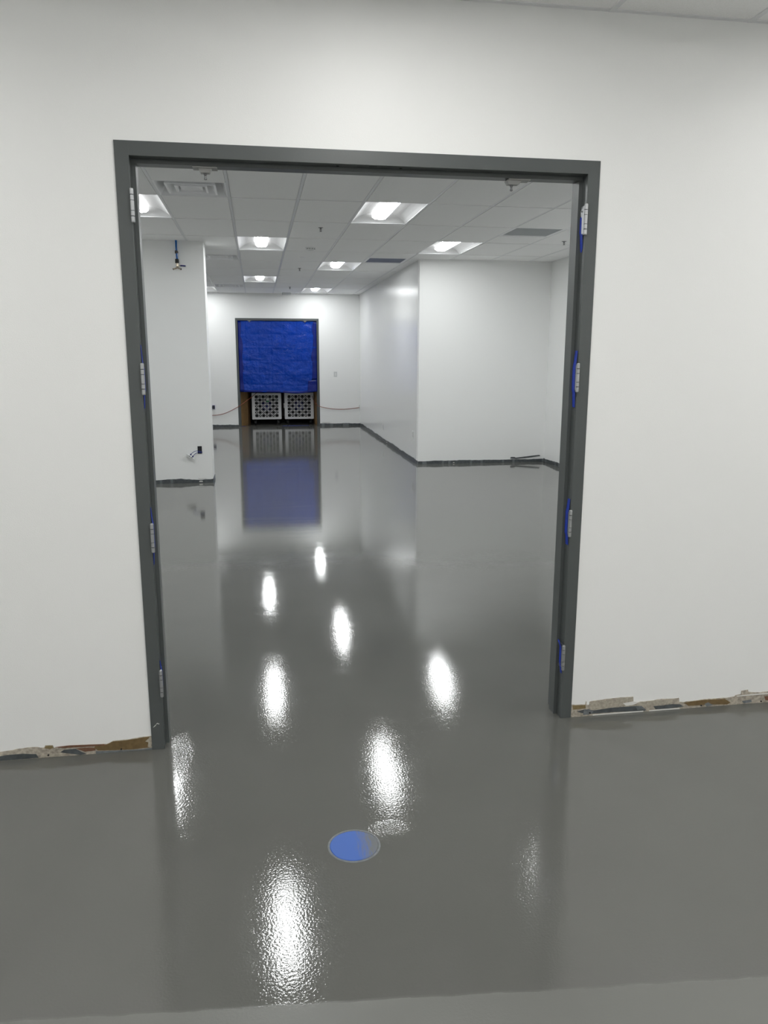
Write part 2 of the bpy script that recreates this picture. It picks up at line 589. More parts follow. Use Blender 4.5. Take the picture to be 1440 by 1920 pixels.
def hinge(xe, zc, side, parent, open_leaf=False):
    """butt hinge on the jamb edge; side +1 = right jamb (leaf faces -x)"""
    hgt = .116
    x_in = xe
    leaf = MB()
    x0, x1 = (x_in - .0032, x_in + .0005) if side > 0 else (x_in - .0005, x_in + .0032)
    leaf.box((x0, -.004, zc - hgt / 2), (x1, .040, zc + hgt / 2))
    # screw heads
    for k in (-1.2, -.4, .4, 1.2):
        xs = x0 if side > 0 else x1
        leaf.cyl((xs, .024 + (.006 if int(k * 10) % 8 else -.004), zc + k * .036), (xs - side * .0008, .024 + (.006 if int(k * 10) % 8 else -.004), zc + k * .036), .0045, 10, 1)
    o = leaf.build('hinge', [M['steel'], M['chrome']], parent)
    kn = MB()
    kx, ky, r = x_in - side * .004, -.0125, .0076
    segs = [(-.5, -.345), (-.322, -.168), (-.150, .150), (.168, .322), (.345, .5)]
    for a, c in segs:
        kn.cyl((kx, ky, zc + a * hgt), (kx, ky, zc + c * hgt), r, 16)
    kn.cyl((kx, ky, zc - .5 * hgt), (kx, ky, zc + .5 * hgt), r * .7, 12, 1)
    kn.lathe((kx, ky, zc + .5 * hgt), [(r * .9, 0), (r * .95, .002), (r * .6, .0045), (0, .0055)], 14)
    kn.lathe((kx, ky, zc - .5 * hgt), [(0, -.005), (r * .6, -.004), (r * .95, -.002), (r * .9, 0)], 14)
    kn.build('knuckle', [M['steel'], M['dark']], o)
    # loose door leaf folded against the fixed one
    dl = MB()
    xo = x_in - side * .0075
    if open_leaf:
        zz = zc
        pts = [(xo, -.006, zz + .050), (xo - side * .003, .012, zz + .046), (xo - side * .003, .020, zz + .036), (xo - side * .003, .020, zz + .020), (xo - side * .001, .010, zz + .008),
               (xo - side * .001, .010, zz - .055), (xo, -.006, zz - .055)]
        dl.slab_poly(pts, (0, 0, 0), (-side * .0025, 0, 0))
        dl.cyl((xo - side * .0056, .010, zz + .034), (xo - side * .0062, .010, zz + .034), .0035, 10, 1)
    else:
        xo = x_in - side * .0036
        dl.box((min(xo, xo - side * .0022), -.006, zc - .052), (max(xo, xo - side * .0022), .008, zc + .052))
    dl.build('loose_leaf', [M['steel'], M['dark']], o)
    return o


for z in HINGE_Z:
    hinge(F, z, -1, door1)
    hinge(W - F, z, 1, door1, open_leaf=(z > 2))
closer_bracket(.327, .075, H - F - SP, door1)
closer_bracket(1.604, .075, H - F - SP, door1, -.028)


def tape(name, x, side, pts, label):
    """strip of tape on the rabbet; pts = (y, z) down the strip's near edge, width follows"""
    b = MB()
    n = len(pts)
    vs = []
    for (y, z, wd, off) in pts:
        vs += [(x - side * off, y, z), (x - side * off, y + wd, z), (x - side * (off + .0007), y, z), (x - side * (off + .0007), y + wd, z)]
    fs = []
    for i in range(n - 1):
        a, c = i * 4, i * 4 + 4
        fs += [(a, a + 1, c + 1, c), (a + 2, c + 2, c + 3, a + 3), (a, c, c + 2, a + 2), (a + 1, a + 3, c + 3, c + 1)]
    fs += [(0, 2, 3, 1), (n * 4 - 4, n * 4 - 3, n * 4 - 1, n * 4 - 2)]
    b.add(vs, fs, 0, False)
    return tag(b.build(name, M['tape']), label, 'tape', 'blue tape strips on the hinges')


xr_, xl_ = W - F, F
tape('masking_tape', xr_, 1, [(.014, 2.262, .026, .0062), (.014, 2.20, .026, .0062), (.012, 2.185, .026, .004), (.012, 2.135, .024, .001), (.018, 2.12, .012, .001)], 'blue masking tape hanging below the top right hinge of the near frame')
tape('masking_tape', xr_, 1, [(.006, 1.712, .026, .001), (.006, 1.665, .03, .004), (.010, 1.64, .03, .0062), (.010, 1.545, .03, .0062), (.008, 1.53, .03, .003), (.008, 1.468, .026, .001)], 'long blue masking tape over the second hinge down the right jamb')
tape('masking_tape', xr_, 1, [(.006, 1.058, .026, .001), (.006, 1.015, .03, .004), (.010, .995, .03, .0062), (.010, .90, .03, .0062), (.006, .885, .03, .003), (.006, .845, .028, .001)], 'blue masking tape over the third hinge down the right jamb')
tape('masking_tape', xr_, 1, [(.020, .382, .022, .012), (.012, .374, .026, .0135), (.010, .35, .022, .0062), (.010, .27, .020, .0062), (.006, .255, .022, .003), (.006, .222, .016, .001)], 'short blue masking tape with a curled end on the lowest right hinge')
tape('masking_tape', xl_, -1, [(.000, 1.730, .012, .001), (.002, 1.665, .026, .003), (.006, 1.640, .026, .0062), (.006, 1.55, .026, .0062), (.002, 1.535, .026, .003), (.002, 1.48, .018, .001)], 'blue masking tape behind the second hinge down the left jamb')
tape('masking_tape', xl_, -1, [(.001, 1.075, .014, .001), (.001, 1.03, .026, .003), (.006, .995, .026, .0062), (.006, .905, .026, .0062), (.001, .885, .026, .003), (.001, .832, .016, .001)], 'blue masking tape behind the third hinge down the left jamb')
tape('masking_tape', xl_, -1, [(.000, .404, .014, .001), (.001, .378, .022, .003), (.006, .35, .022, .0062), (.006, .285, .020, .0062), (.004, .265, .012, .004)], 'blue masking tape behind the lowest hinge of the left jamb')

door2 = tag(empty('door_2', (0, 0, 0)), 'grey steel door frame hung with a blue tarp', kind='structure')
b, F, SP = frame_mesh(DX0, DX1, DH, YB)
b.build('frame', M['frame'], door2, bevel=.0025)
closer_bracket(DX0 + .327, YB + .02, DH - F, door2)
closer_bracket(DX1 - .325, YB + .02, DH - F, door2)


# ------------------------------------------------------------------ torn base of the near wall, and far baseboards
def smooth_noise(x, s=1.0, seed=0.0):
    return noise.noise(Vector((x * s, seed, 0.37)))


def ragged(name, top, patches, holes, x_lo, x_hi):
    """strip of bare wallboard along the floor: outline by its ragged upper edge, patches over it"""
    b = MB()
    y0 = -.0006
    n = len(top)
    for i in range(n - 1):
        (xa, za), (xb, zb) = top[i], top[i + 1]
        if abs(xb - xa) < 1e-5:
            continue
        vs = [(xa, y0, 0), (xb, y0, 0), (xb, y0, zb), (xa, y0, za), (xa, y0 - .003, 0), (xb, y0 - .003, 0), (xb, y0 - .003, zb), (xa, y0 - .003, za)]
        b.add(vs, [(0, 1, 2, 3), (4, 7, 6, 5), (3, 2, 6, 7), (0, 4, 5, 1), (0, 3, 7, 4), (1, 5, 6, 2)], 0)
    for k, (pl, mi) in enumerate(patches):
        yy = y0 - .0035 - .0002 * k
        b.slab_poly([(px, yy, max(pz, .001)) for px, pz in pl], (0, 0, 0), (0, .0014, 0), mi)
    for (hx, hz) in holes:
        b.cyl((hx, y0 - .0082, hz), (hx, y0 - .003, hz), .0035, 10, 8)
    return tag(b.build(name, [M['plaster'], M['brown'], M['cove'], M['cove_light'], M['olive'], M['chip'], M['tan'], M['rust'], M['dark']]), None, kind='structure')


Ltop = [(-0.623, 0.041), (-0.572, 0.045), (-0.546, 0.050), (-0.485, 0.052), (-0.445, 0.046), (-0.439, 0.056), (-0.409, 0.054), (-0.405, 0.042), (-0.379, 0.043), (-0.338, 0.047), (-0.245, 0.043), (-0.188, 0.041), (-0.161, 0.054), (-0.103, 0.055), (-0.060, 0.060), (-0.007, 0.063), (0.004, 0.064)]
ext = [(-3.8 + .06 * i, .045 + .014 * smooth_noise(i * .6, 1, 3)) for i in range(53)]


def jag(top, amp=.0022, step=.012):
    out = []
    for (xa, za), (xb, zb) in zip(top, top[1:]):
        k = max(1, int(abs(xb - xa) / step))
        for i in range(k):
            t = i / k
            out.append((xa + (xb - xa) * t, za + (zb - za) * t + (amp * smooth_noise(xa + (xb - xa) * t, 60, 5) if 0 < i else 0)))
    out.append(top[-1])
    return out


Lp = [([(-0.624, 0.022), (-0.594, 0.026), (-0.533, 0.026), (-0.478, 0.020), (-0.470, 0.002), (-0.551, 0.001), (-0.9, 0.001), (-0.9, .02)], 2),
      ([(-0.443, 0.044), (-0.437, 0.054), (-0.410, 0.053), (-0.407, 0.043), (-0.420, 0.038)], 4),
      ([(-0.318, 0.032), (-0.266, 0.032), (-0.235, 0.028), (-0.236, 0.016), (-0.278, 0.014)], 7),
      ([(-0.235, 0.039), (-0.188, 0.040), (-0.161, 0.052), (-0.103, 0.053), (-0.060, 0.057), (-0.029, 0.061), (-0.010, 0.061), (-0.010, 0.011), (-0.079, 0.008), (-0.163, 0.011), (-0.226, 0.015), (-0.241, 0.028)], 1),
      ([(-0.381, 0.020), (-0.365, 0.030), (-0.318, 0.031), (-0.294, 0.015), (-0.274, 0.003), (-0.300, 0.001), (-0.340, 0.010)], 2),
      ([(-0.46, .012), (-.40, .016), (-.36, .012), (-.37, .004), (-.46, .003)], 6),
      ([(-.235, .012), (-.16, .009), (-.07, .006), (0.0, .008), (0.0, .001), (-.235, .001)], 3),
      ([(-0.027, 0.041), (-0.007, 0.059), (-0.004, 0.011), (-0.018, 0.015), (-0.014, 0.036)], 6),
      ([(-.40, .046), (-.34, .049), (-.26, .046), (-.20, .043), (-.19, .037), (-.27, .037), (-.36, .039)], 7)]
ragged('baseboard_left', jag(ext + Ltop), Lp, [(-0.429, 0.012), (-0.129, 0.014)], -3.8, 0)

Rtop = [(1.926, 0.064), (2.001, 0.059), (2.004, 0.075), (2.006, 0.075), (2.007, 0.057), (2.022, 0.055), (2.023, 0.073), (2.070, 0.077), (2.137, 0.081), (2.177, 0.082), (2.244, 0.082), (2.246, 0.055), (2.273, 0.052), (2.353, 0.054), (2.371, 0.058), (2.447, 0.056), (2.484, 0.057), (2.487, 0.037), (2.510, 0.033), (2.545, 0.036), (2.608, 0.040), (2.683, 0.040), (2.732, 0.039), (2.781, 0.043), (2.788, 0.050), (2.815, 0.052), (2.817, 0.070), (2.851, 0.074), (2.852, 0.064), (2.887, 0.057), (2.922, 0.054), (2.964, 0.056)]
extR = [(3.02 + .06 * i, .05 + .014 * smooth_noise(i * .6, 1, 8)) for i in range(49)]
Rp = [([(2.022, 0.072), (2.137, 0.080), (2.244, 0.081), (2.246, 0.055), (2.201, 0.051), (2.180, 0.036), (2.090, 0.032), (2.029, 0.031)], 6),
      ([(1.936, 0.060), (2.001, 0.057), (2.004, 0.040), (1.940, 0.038)], 4),
      ([(2.193, 0.052), (2.246, 0.058), (2.288, 0.049), (2.238, 0.039), (2.209, 0.038)], 5),
      ([(2.234, 0.035), (2.273, 0.050), (2.372, 0.056), (2.449, 0.052), (2.451, 0.030), (2.352, 0.027), (2.327, 0.021), (2.293, 0.031)], 6),
      ([(1.959, 0.028), (2.001, 0.035), (2.048, 0.026), (2.130, 0.033), (2.235, 0.033), (2.289, 0.032), (2.313, 0.011), (2.310, 0.004), (2.218, 0.008), (2.146, 0.010), (2.020, 0.011), (1.984, 0.018)], 2),
      ([(1.995, .034), (2.02, .035), (2.045, .02), (2.02, .008), (1.992, .008)], 3),
      ([(2.26, .03), (2.29, .032), (2.31, .012), (2.27, .012)], 3),
      ([(2.352, 0.025), (2.396, 0.025), (2.451, 0.028), (2.492, 0.024), (2.512, 0.011), (2.453, 0.008), (2.364, 0.008)], 2),
      ([(2.508, 0.030), (2.545, 0.034), (2.608, 0.038), (2.729, 0.035), (2.761, 0.014), (2.743, 0.005), (2.663, 0.011), (2.536, 0.013), (2.524, 0.023)], 1),
      ([(2.621, 0.017), (2.640, 0.024), (2.667, 0.008), (2.634, 0.001)], 3),
      ([(2.822, 0.017), (2.871, 0.021), (2.877, 0.008), (2.835, 0.003)], 3),
      ([(2.943, 0.033), (2.985, 0.033), (2.989, 0.006), (2.951, 0.013)], 7),
      ([(2.789, 0.047), (2.872, 0.050), (2.964, 0.050), (2.965, 0.044), (2.873, 0.044), (2.793, 0.043)], 5),
      ([(2.04, .006), (2.15, .007), (2.30, .006), (2.30, .001), (2.04, .001)], 5),
      ([(2.33, .006), (2.40, .007), (2.49, .006), (2.49, .001), (2.33, .001)], 5)]
ragged('baseboard_right', jag(Rtop + extR), Rp, [(2.025, 0.016), (2.603, 0.011), (2.927, 0.008)], W, 6)


def cove(name, a, b_, nrm, hbase, amp, seed, thick=.006, chips=()):
    """dark epoxy base left along a wall, from a to b (x, y); nrm points into the room"""
    b = MB()
    ax, ay = a
    bx, by = b_
    L = math.hypot(bx - ax, by - ay)
    n = max(3, int(L / .035))
    prev = None
    for i in range(n):
        t0, t1 = i / n, (i + 1) / n
        hh = hbase + amp * (smooth_noise(i * .11, 1, seed) + .45 * smooth_noise(i * .7, 1, seed + 9))
        if prev is None:
            prev = hh
        q0 = (ax + (bx - ax) * t0, ay + (by - ay) * t0)
        q1 = (ax + (bx - ax) * t1, ay + (by - ay) * t1)
        e = .0008
        o0 = [(q0[0] + nrm[0] * e, q0[1] + nrm[1] * e), (q1[0] + nrm[0] * e, q1[1] + nrm[1] * e)]
        o1 = [(q0[0] + nrm[0] * thick, q0[1] + nrm[1] * thick), (q1[0] + nrm[0] * thick, q1[1] + nrm[1] * thick)]
        vs = [(*o0[0], 0), (*o0[1], 0), (*o0[1], hh), (*o0[0], prev), (*o1[0], 0), (*o1[1], 0), (*o1[1], hh), (*o1[0], prev)]
        light = smooth_noise(i * .5, 1, seed + 30) > .42
        b.add(vs, [(0, 1, 2, 3), (4, 7, 6, 5), (3, 2, 6, 7), (0, 3, 7, 4), (1, 5, 6, 2)], 1 if light else 0)
        prev = hh
    for (t, wd, z0, z1) in chips:
        q = Vector((ax + (bx - ax) * t, ay + (by - ay) * t, 0))
        d = Vector((bx - ax, by - ay, 0)).normalized() * wd / 2
        nn = Vector((nrm[0], nrm[1], 0)) * (thick + .002)
        b.slab_poly([q - d + nn + Vector((0, 0, z0)), q + d + nn + Vector((0, 0, z0)), q + d * .7 + nn + Vector((0, 0, z1)), q - d * .8 + nn + Vector((0, 0, z1))], (0, 0, 0), (-nrm[0] * .002, -nrm[1] * .002, 0), 2)
    return tag(b.build(name, [M['cove'], M['cove_light'], M['chip']]), None, kind='structure')


cove('baseboard_stub', (FX0, YC), (XE, YC), (0, -1), .050, .016, 1.0, chips=[(.952, .05, .012, .03), (.958, .12, .052, .062)])
cove('baseboard_stub_end', (XE, YC), (XE, YC + .42), (1, 0), .055, .012, 2.0)
cove('baseboard_projecting', (XC, YP), (XR, YP), (0, -1), .046, .012, 3.0, chips=[(.28, .03, .01, .022)])
cove('baseboard_passage', (XC, YP + .01), (XC, YB), (-1, 0), .060, .022, 4.0, chips=[(.42, .10, .02, .035), (.55, .06, .02, .03)])
cove('baseboard_back', (DX1, YB), (XC, YB), (0, -1), .056, .014, 5.0, chips=[(.15, .22, .078, .092)])
cove('baseboard_back_left', (FX0, YB), (DX0, YB), (0, -1), .046, .020, 6.0)
cove('baseboard_far_right', (XR, WT), (XR, YP), (-1, 0), .058, .016, 7.0)
st = MB()
for (xa, xb, za, zb, hh) in [(.0, .52, .004, .055, .022)]:
    pass
x0, x1 = 4.50, 5.00
st.slab_poly([(x0, YP - .010, .064), (x0 + .01, YP - .010, .088), (x0 + .07, YP - .010, .086), (x0 + .09, YP - .010, .074), (x1 - .02, YP - .010, .112), (x1, YP - .010, .108), (x1, YP - .010, .094), (x0 + .30, YP - .010, .072), (x0 + .1, YP - .010, .056)],
             (0, 0, 0), (0, .009, 0))
tag(st.build('loose_trim_strip', M['cove']), 'dark grey loose strip tilted up along the base of the projecting wall', 'strip')

# ------------------------------------------------------------------ ceiling lights


def troffer(name, lx, ly, lampmat):
    """recessed light: sloped white reflector wings, end plates and a lit centre basket, origin at the ceiling plane"""
    root = empty(name)
    h = MB()
    X, Y, D = lx / 2 - .013, ly / 2 - .013, .085
    xi, yi = .085, Y - .13
    # rim
    for a, b_ in [((-X - .012, -Y - .012, -.002), (X + .012, -Y, .003)), ((-X - .012, Y, -.002), (X + .012, Y + .012, .003)), ((-X - .012, -Y, -.002), (-X, Y, .003)), ((X, -Y, -.002), (X + .012, Y, .003))]:
        h.box(a, b_)
    # curved wings (each a strip of quads), and end plates
    n = 7
    for s in (-1, 1):
        pr = []
        for i in range(n + 1):
            t = i / n
            pr.append((s * (X + (xi - X) * t), D * math.sin(t * PI / 2) ** .9, Y + (yi - Y) * math.sin(t * PI / 2) ** .9))
        for (xa, za, ya), (xb, zb, yb) in zip(pr, pr[1:]):
            h.add([(xa, -ya, za), (xa, ya, za), (xb, yb, zb), (xb, -yb, zb)], [(0, 1, 2, 3)] if s > 0 else [(3, 2, 1, 0)], 0, True)
        for e in (-1, 1):
            for (xa, za, ya), (xb, zb, yb) in zip(pr, pr[1:]):
                h.add([(xa, e * ya, za), (xb, e * yb, zb), (0, e * yb, zb), (0, e * ya, za)], [(0, 1, 2, 3)], 0, False)
    h.box((-X, -Y, D + .012), (X, Y, D + .02))
    for a, b_ in [((-X - .004, -Y - .004, .003), (-X, Y + .004, D + .02)), ((X, -Y - .004, .003), (X + .004, Y + .004, D + .02)), ((-X, -Y - .004, .003), (X, -Y, D + .02)), ((-X, Y, .003), (X, Y + .004, D + .02))]:
        h.box(a, b_)
    h.build('housing', M['reflector'], root)
    g = MB()
    # basket: sloped perforated sides, lit lens underneath
    prof = [(-xi, D - .004), (-xi * .93, .045), (-xi * .72, .026), (-xi * .36, .020), (0, .018), (xi * .36, .020), (xi * .72, .026), (xi * .93, .045), (xi, D - .004)]
    ye = Y - .012
    vs = []
    for (px, pz) in prof:
        sl = (pz - .018) * 1.55
        vs += [(px, -ye + .105 - sl, pz), (px, ye - .105 + sl, pz)]
    for i in range(8):
        g.add([vs[2 * i], vs[2 * i + 2], vs[2 * i + 3], vs[2 * i + 1]], [(0, 1, 2, 3)], 0 if 2 <= i <= 5 else 1, False)
    g.add([vs[2 * i] for i in range(9)], [tuple(range(9))[::-1]], 1)
    g.add([vs[2 * i + 1] for i in range(9)], [tuple(range(9))], 1)
    g.build('diffuser', [lampmat, M['basket_side']], root)
    return root


FAR_LABELS = {
    (-1, 0): 'lit ceiling light cut off by the left jamb, just past the nearest vent',
    (3, 0): 'largest fully visible lit ceiling light through the doorway',
    (1, 2): 'lit ceiling light nearest the smoke detector, level with the stub wall top',
    (5, 2): 'lit ceiling light just in front of the projecting right wall',
    (3, 4): 'lit ceiling light beside the dark grille along the passage',
    (1, 6): 'small lit ceiling light straight above the blue tarp',
    (3, 8): 'most distant lit ceiling light, touching the back wall near the passage corner',
    (-1, 8): 'distant lit ceiling light half hidden by the edge of the stub wall',
    (1, -2): 'ceiling light hidden by the door header, mirrored as the longest floor streak',
    (5, -2): 'ceiling light hidden by the door header, mirrored at the right of the blue disc',
    (7, 0): 'ceiling light hidden behind the right jamb',
    (-1, 4): 'ceiling light hidden behind the stub wall',
    (-3, -2): 'ceiling light out of view by the left jamb, closest to the partition',
    (-3, 2): 'ceiling light out of view in the left bay, beside the stub wall'}
proto = troffer('ceiling_light', GP, GQ, M['lamp_far'])
for i, (c, r) in enumerate(LIGHTS_FAR):
    o = proto if i == 0 else copy_tree(proto)
    x0, x1, y0, y1 = far_cell(c, r)
    o.location = ((x0 + x1) / 2, (y0 + y1) / 2, ZF)
    tag(o, FAR_LABELS[(c, r)], 'ceiling light', 'lit ceiling lights beyond the doorway')
protoN = troffer('ceiling_light', NGP, NGQ, M['lamp_near'])
NEAR_LABELS = ['light above the camera side, over the door, out of view', 'light above the camera side, right of the door, out of view', 'light above the camera side, left of the door, out of view',
               'light behind the camera, over its right shoulder', 'light behind the camera, far right', 'light behind the camera, far left', 'added unseen fill light by the rear wall behind the camera', 'added unseen fill light by the rear wall, to the right', 'added unseen fill light behind the camera, second from the left wall', 'added fill light above the camera side, far right of the door, out of view', 'added unseen fill light behind the camera, by the right wall', 'added unseen fill light behind the camera, against the left wall']
for i, (c, r) in enumerate(LIGHTS_NEAR):
    o = protoN if i == 0 else copy_tree(protoN)
    x0, x1, y0, y1 = near_cell(c, r)
    o.location = ((x0 + x1) / 2, (y0 + y1) / 2, ZN)
    tag(o, NEAR_LABELS[i], 'ceiling light', 'ceiling lights on the camera side')


# ------------------------------------------------------------------ vents and grilles
def diffuser_vent():
    """square four-way supply vent with two nested rings and a centre pan"""
    root = empty('ceiling_vent')
    A = GP / 2 - .012

    def ring(b, ro, zo, ri, zi, t=.0):
        vs = [(-ro, -ro, zo), (ro, -ro, zo), (ro, ro, zo), (-ro, ro, zo), (-ri, -ri, zi), (ri, -ri, zi), (ri, ri, zi), (-ri, ri, zi)]
        b.add(vs, [(0, 1, 5, 4), (1, 2, 6, 5), (2, 3, 7, 6), (3, 0, 4, 7)])
    f = MB()
    ring(f, A, -.004, A - .012, -.004)
    ring(f, A - .012, -.004, A - .085, .13)
    ring(f, A, -.004, A, .004)
    f.box((-A + .07, -A + .07, .13), (A - .07, A - .07, .133), 1)
    f.build('frame', [M['vent'], M['dark']], root)
    for k, (o, i, zz) in enumerate([(.214, .140, -.007), (.138, .088, -.007)]):
        l = MB()
        ring(l, o, zz, o - .018, zz)
        ring(l, o - .018, zz, i - .012, .095)
        ring(l, o, zz, o - .004, zz + .012)
        ring(l, o - .004, zz + .012, i - .002, .10)
        l.build('louvre', M['vent'], root)
    p = MB()
    ring(p, .094, .004, .02, .022)
    p.box((-.02, -.02, .021), (.02, .02, .024))
    p.build('centre_pan', M['vent'], root)
    return root


v = diffuser_vent()
VL = ['nearest white square louvred vent, top left behind the door header', 'middle white louvred vent, cut off by the stub wall edge', 'farthest white louvred vent, beside the last light on the left']
for i, r in enumerate((-1, 3, 7)):
    o = v if i == 0 else copy_tree(v)
    x0, x1, y0, y1 = far_cell(0, r)
    o.location = ((x0 + x1) / 2, (y0 + 3 * y1) / 4 if True else 0, ZF)
    tag(o, VL[i], 'vent', 'louvred ceiling vents')


def return_grille():
    root = empty('return_grille')
    A = GP / 2 - .012
    f = MB()
    B_ = A - .026
    for a, b_ in [((-A, -A, -.004), (A, -B_, .004)), ((-A, B_, -.004), (A, A, .004)), ((-A, -B_, -.004), (-B_, B_, .004)), ((B_, -B_, -.004), (A, B_, .004))]:
        f.box(a, b_)
    f.build('frame', M['vent'], root)
    g = MB()
    n = 28
    for i in range(1, n):
        t = -B_ + 2 * B_ * i / n
        g.box((t - .001, -B_, .0), (t + .001, B_, .014))
        g.box((-B_, t - .001, .0), (B_, t + .001, .014))
    g.box((-B_, -B_, .05), (B_, B_, .053), 1)
    g.build('core', [M['egg'], M['egg_back']], root)
    return root


g = return_grille()
x0, x1, y0, y1 = far_cell(6, 1)
g.location = ((x0 + x1) / 2, (3 * y0 + y1) / 4, ZF)
tag(g, 'grey return grille close to the right jamb, before the projecting wall', 'grille', 'return grilles')
g2 = copy_tree(g)
x0, x1, y0, y1 = far_cell(4, 3)
g2.location = ((x0 + x1) / 2, (y0 + 3 * y1) / 4, ZF)
for ch in g2.children:
    if ch.name.startswith('core'):
        ch.data = ch.data.copy()
        ch.data.materials[0] = M['egg_blue']
        ch.data.materials[1] = M['egg_blue']
tag(g2, 'dark bluish return grille next to the passage wall', 'grille', 'return grilles')


# ------------------------------------------------------------------ sprinklers, detectors
def sprinkler():
    root = empty('sprinkler')
    e = MB()
    e.lathe((0, 0, 0), [(.040, 0), (.040, -.002), (.026, -.008), (.014, -.014), (0, -.014)], 24)
    e.build('escutcheon', M['chrome'], root)
    b = MB()
    b.lathe((0, 0, 0), [(.0, -.012), (.010, -.012), (.010, -.022), (.006, -.024), (.004, -.044), (.0, -.046)], 14)
    for s in (-1, 1):
        b.tube([(s * .009, 0, -.020), (s * .013, 0, -.032), (s * .004, 0, -.047)], .002, 6)
    b.build('body', M['chrome'], root)
    d = MB()
    d.lathe((0, 0, 0), [(0, -.046), (.016, -.047), (.017, -.049), (0, -.049)], 18)
    d.build('deflector', M['chrome'], root)
    return root


s = sprinkler()
for i, (x, y, lb) in enumerate([(1.27, 5.99, 'sprinkler head nearest the door header, in front of the smoke detector'), (1.26, 10.21, 'sprinkler head mid ceiling, past the smoke detector'),
                                (1.25, 13.82, 'farthest sprinkler head, before the back wall'), (4.41, 6.54, 'sprinkler head beside the grey grille at the right jamb')]):
    o = s if i == 0 else copy_tree(s)
    o.location = (x, y, ZF)
    tag(o, lb, 'sprinkler', 'ceiling sprinklers')
sd = empty('smoke_detector', (1.27, 7.64, ZF))
tag(sd, 'round white smoke detector on the ceiling above the passage', 'detector')
b = MB()
b.lathe((0, 0, 0), [(.075, 0), (.075, -.012), (.068, -.018), (.055, -.020)], 28)
b.build('base', M['white_plastic'], sd)
b = MB()
b.lathe((0, 0, 0), [(.055, -.020), (.054, -.034), (.046, -.044), (.02, -.048), (0, -.048)], 28)
for k in range(10):
    a = 2 * PI * k / 10
    b.box((.0545 * math.cos(a) - .006, .0545 * math.sin(a) - .006, -.031), (.0545 * math.cos(a) + .006, .0545 * math.sin(a) + .006, -.024), 1)
b.build('sensor_cap', [M['white_plastic'], M['black_plastic']], sd)
b = MB()
b.lathe((0, 0, 0), [(.052, .0), (.052, -.004), (.046, -.008), (0, -.009)], 26)
tag(b.build('ceiling_cover_disc', M['vent'], None, (1.23, 8.74, ZF)), 'flat white round cover on the ceiling, behind the smoke detector', 'cover')
b = MB()
b.box((-.095, -.05, -.055), (.095, .05, -.002))
b.box((-.085, -.053, -.048), (.085, -.05, -.010), 1)
tag(b.build('ceiling_box', [M['grey_plastic'], M['egg']], None, (1.235, 15.40, ZF), bevel=.004), 'small grey box on the ceiling over the tarp doorway', 'box')

# ------------------------------------------------------------------ tarp in the far doorway
TX0, TX1 = DX0 + F + .004, DX1 - F - .004
ZT = DH - F - .006


def tarp_y(u, vv):
    """depth of the sheet at u (0..1 across) and vv (0 top .. 1 bottom)"""
    x = u * (TX1 - TX0)
    z = vv * 1.68
    y = YB + .022 + .004 * math.sin(x * 3.1 + 1) * vv
    # fold creases on a grid
    for fx in (.16, .46, .76, 1.06, 1.36, 1.66):
        d = abs(x - fx)
        y += .004 * max(0, 1 - d / .03) * (1 if int(fx * 10) % 3 else -1)
    for fz in (.31, .62, .93, 1.24, 1.5):
        d = abs(z - fz)
        y += .005 * max(0, 1 - d / .028) * (1 if int(fz * 10) % 2 else -1)
    y += .010 * noise.noise(Vector((x * 2.2, z * 4.5, 1.1))) * (0.3 + vv)
    y += .010 * noise.noise(Vector((x * 6.0, z * 9.0, 4.2)))
    y += .0045 * noise.noise(Vector((x * 18, z * 22, 7.7)))
    top = max(0, 1 - z / .35)
    y += .006 * top * math.sin(x * 21 + 2 * noise.noise(Vector((x * 3, z * 3, 2))))
    return y


def bottom_v(u):
    return ZT - (1.655 + .018 * math.sin(u * 3.0) + .034 * math.exp(-((u - .74) / .16) ** 2))


NU, NV = 110, 100
b = MB()
vs, fs = [], []
for j in range(NV + 1):
    for i in range(NU + 1):
        u, vv = i / NU, j / NV
        zb = bottom_v(u)
        vs.append((TX0 + (TX1 - TX0) * u + .003 * noise.noise(Vector((vv * 6, u * 2, 3))), tarp_y(u, vv), ZT + (zb - ZT) * vv))
for j in range(NV):
    for i in range(NU):
        a = j * (NU + 1) + i
        fs.append((a, a + NU + 1, a + NU + 2, a + 1))
b.add(vs, fs, 0, True)
tp = b.build('tarp', M['tarp'])
md = tp.modifiers.new('thickness', 'SOLIDIFY')
md.thickness = .0012
tag(tp, 'creased blue poly tarp hung in the far doorway', 'tarp')


def tarp_patch(name, outline):
    """doubled layer lying 3 mm in front of the sheet: rows of (v, u0, u1)"""
    b = MB()
    vs, fs = [], []
    K = 8
    for (vv, ua, ub) in outline:
        for i in range(K + 1):
            u = ua + (ub - ua) * i / K
            zb = bottom_v(u)
            vs.append((TX0 + (TX1 - TX0) * u, tarp_y(u, vv) - .004, ZT + (zb - ZT) * vv))
    for j in range(len(outline) - 1):
        for i in range(K):
            a = j * (K + 1) + i
            fs.append((a, a + K + 1, a + K + 2, a + 1))
    b.add(vs, fs, 0, True)
    o = b.build(name, M['tarp_dark'], tp)
    md = o.modifiers.new('thickness', 'SOLIDIFY')
    md.thickness = .0012
    return tag(o, 'darker doubled layer of the tarp')


tarp_patch('side_hem', [(k / 24 * .83, .965 - .03 * (k / 24) - .02 * max(0, math.sin(k * .55)), .999) for k in range(25)])
tarp_patch('side_hem', [(k / 24, .001, .05 + .006 * math.sin(k * .9) - (.015 if k < 6 else 0)) for k in range(25)])
tarp_patch('folded_corner', [(.835 + .165 * k / 10, .882 - .012 * k / 10, .999) for k in range(11)])
tarp_patch('bottom_hem', [(.972 + .028 * k / 3, .05, .88) for k in range(4)])


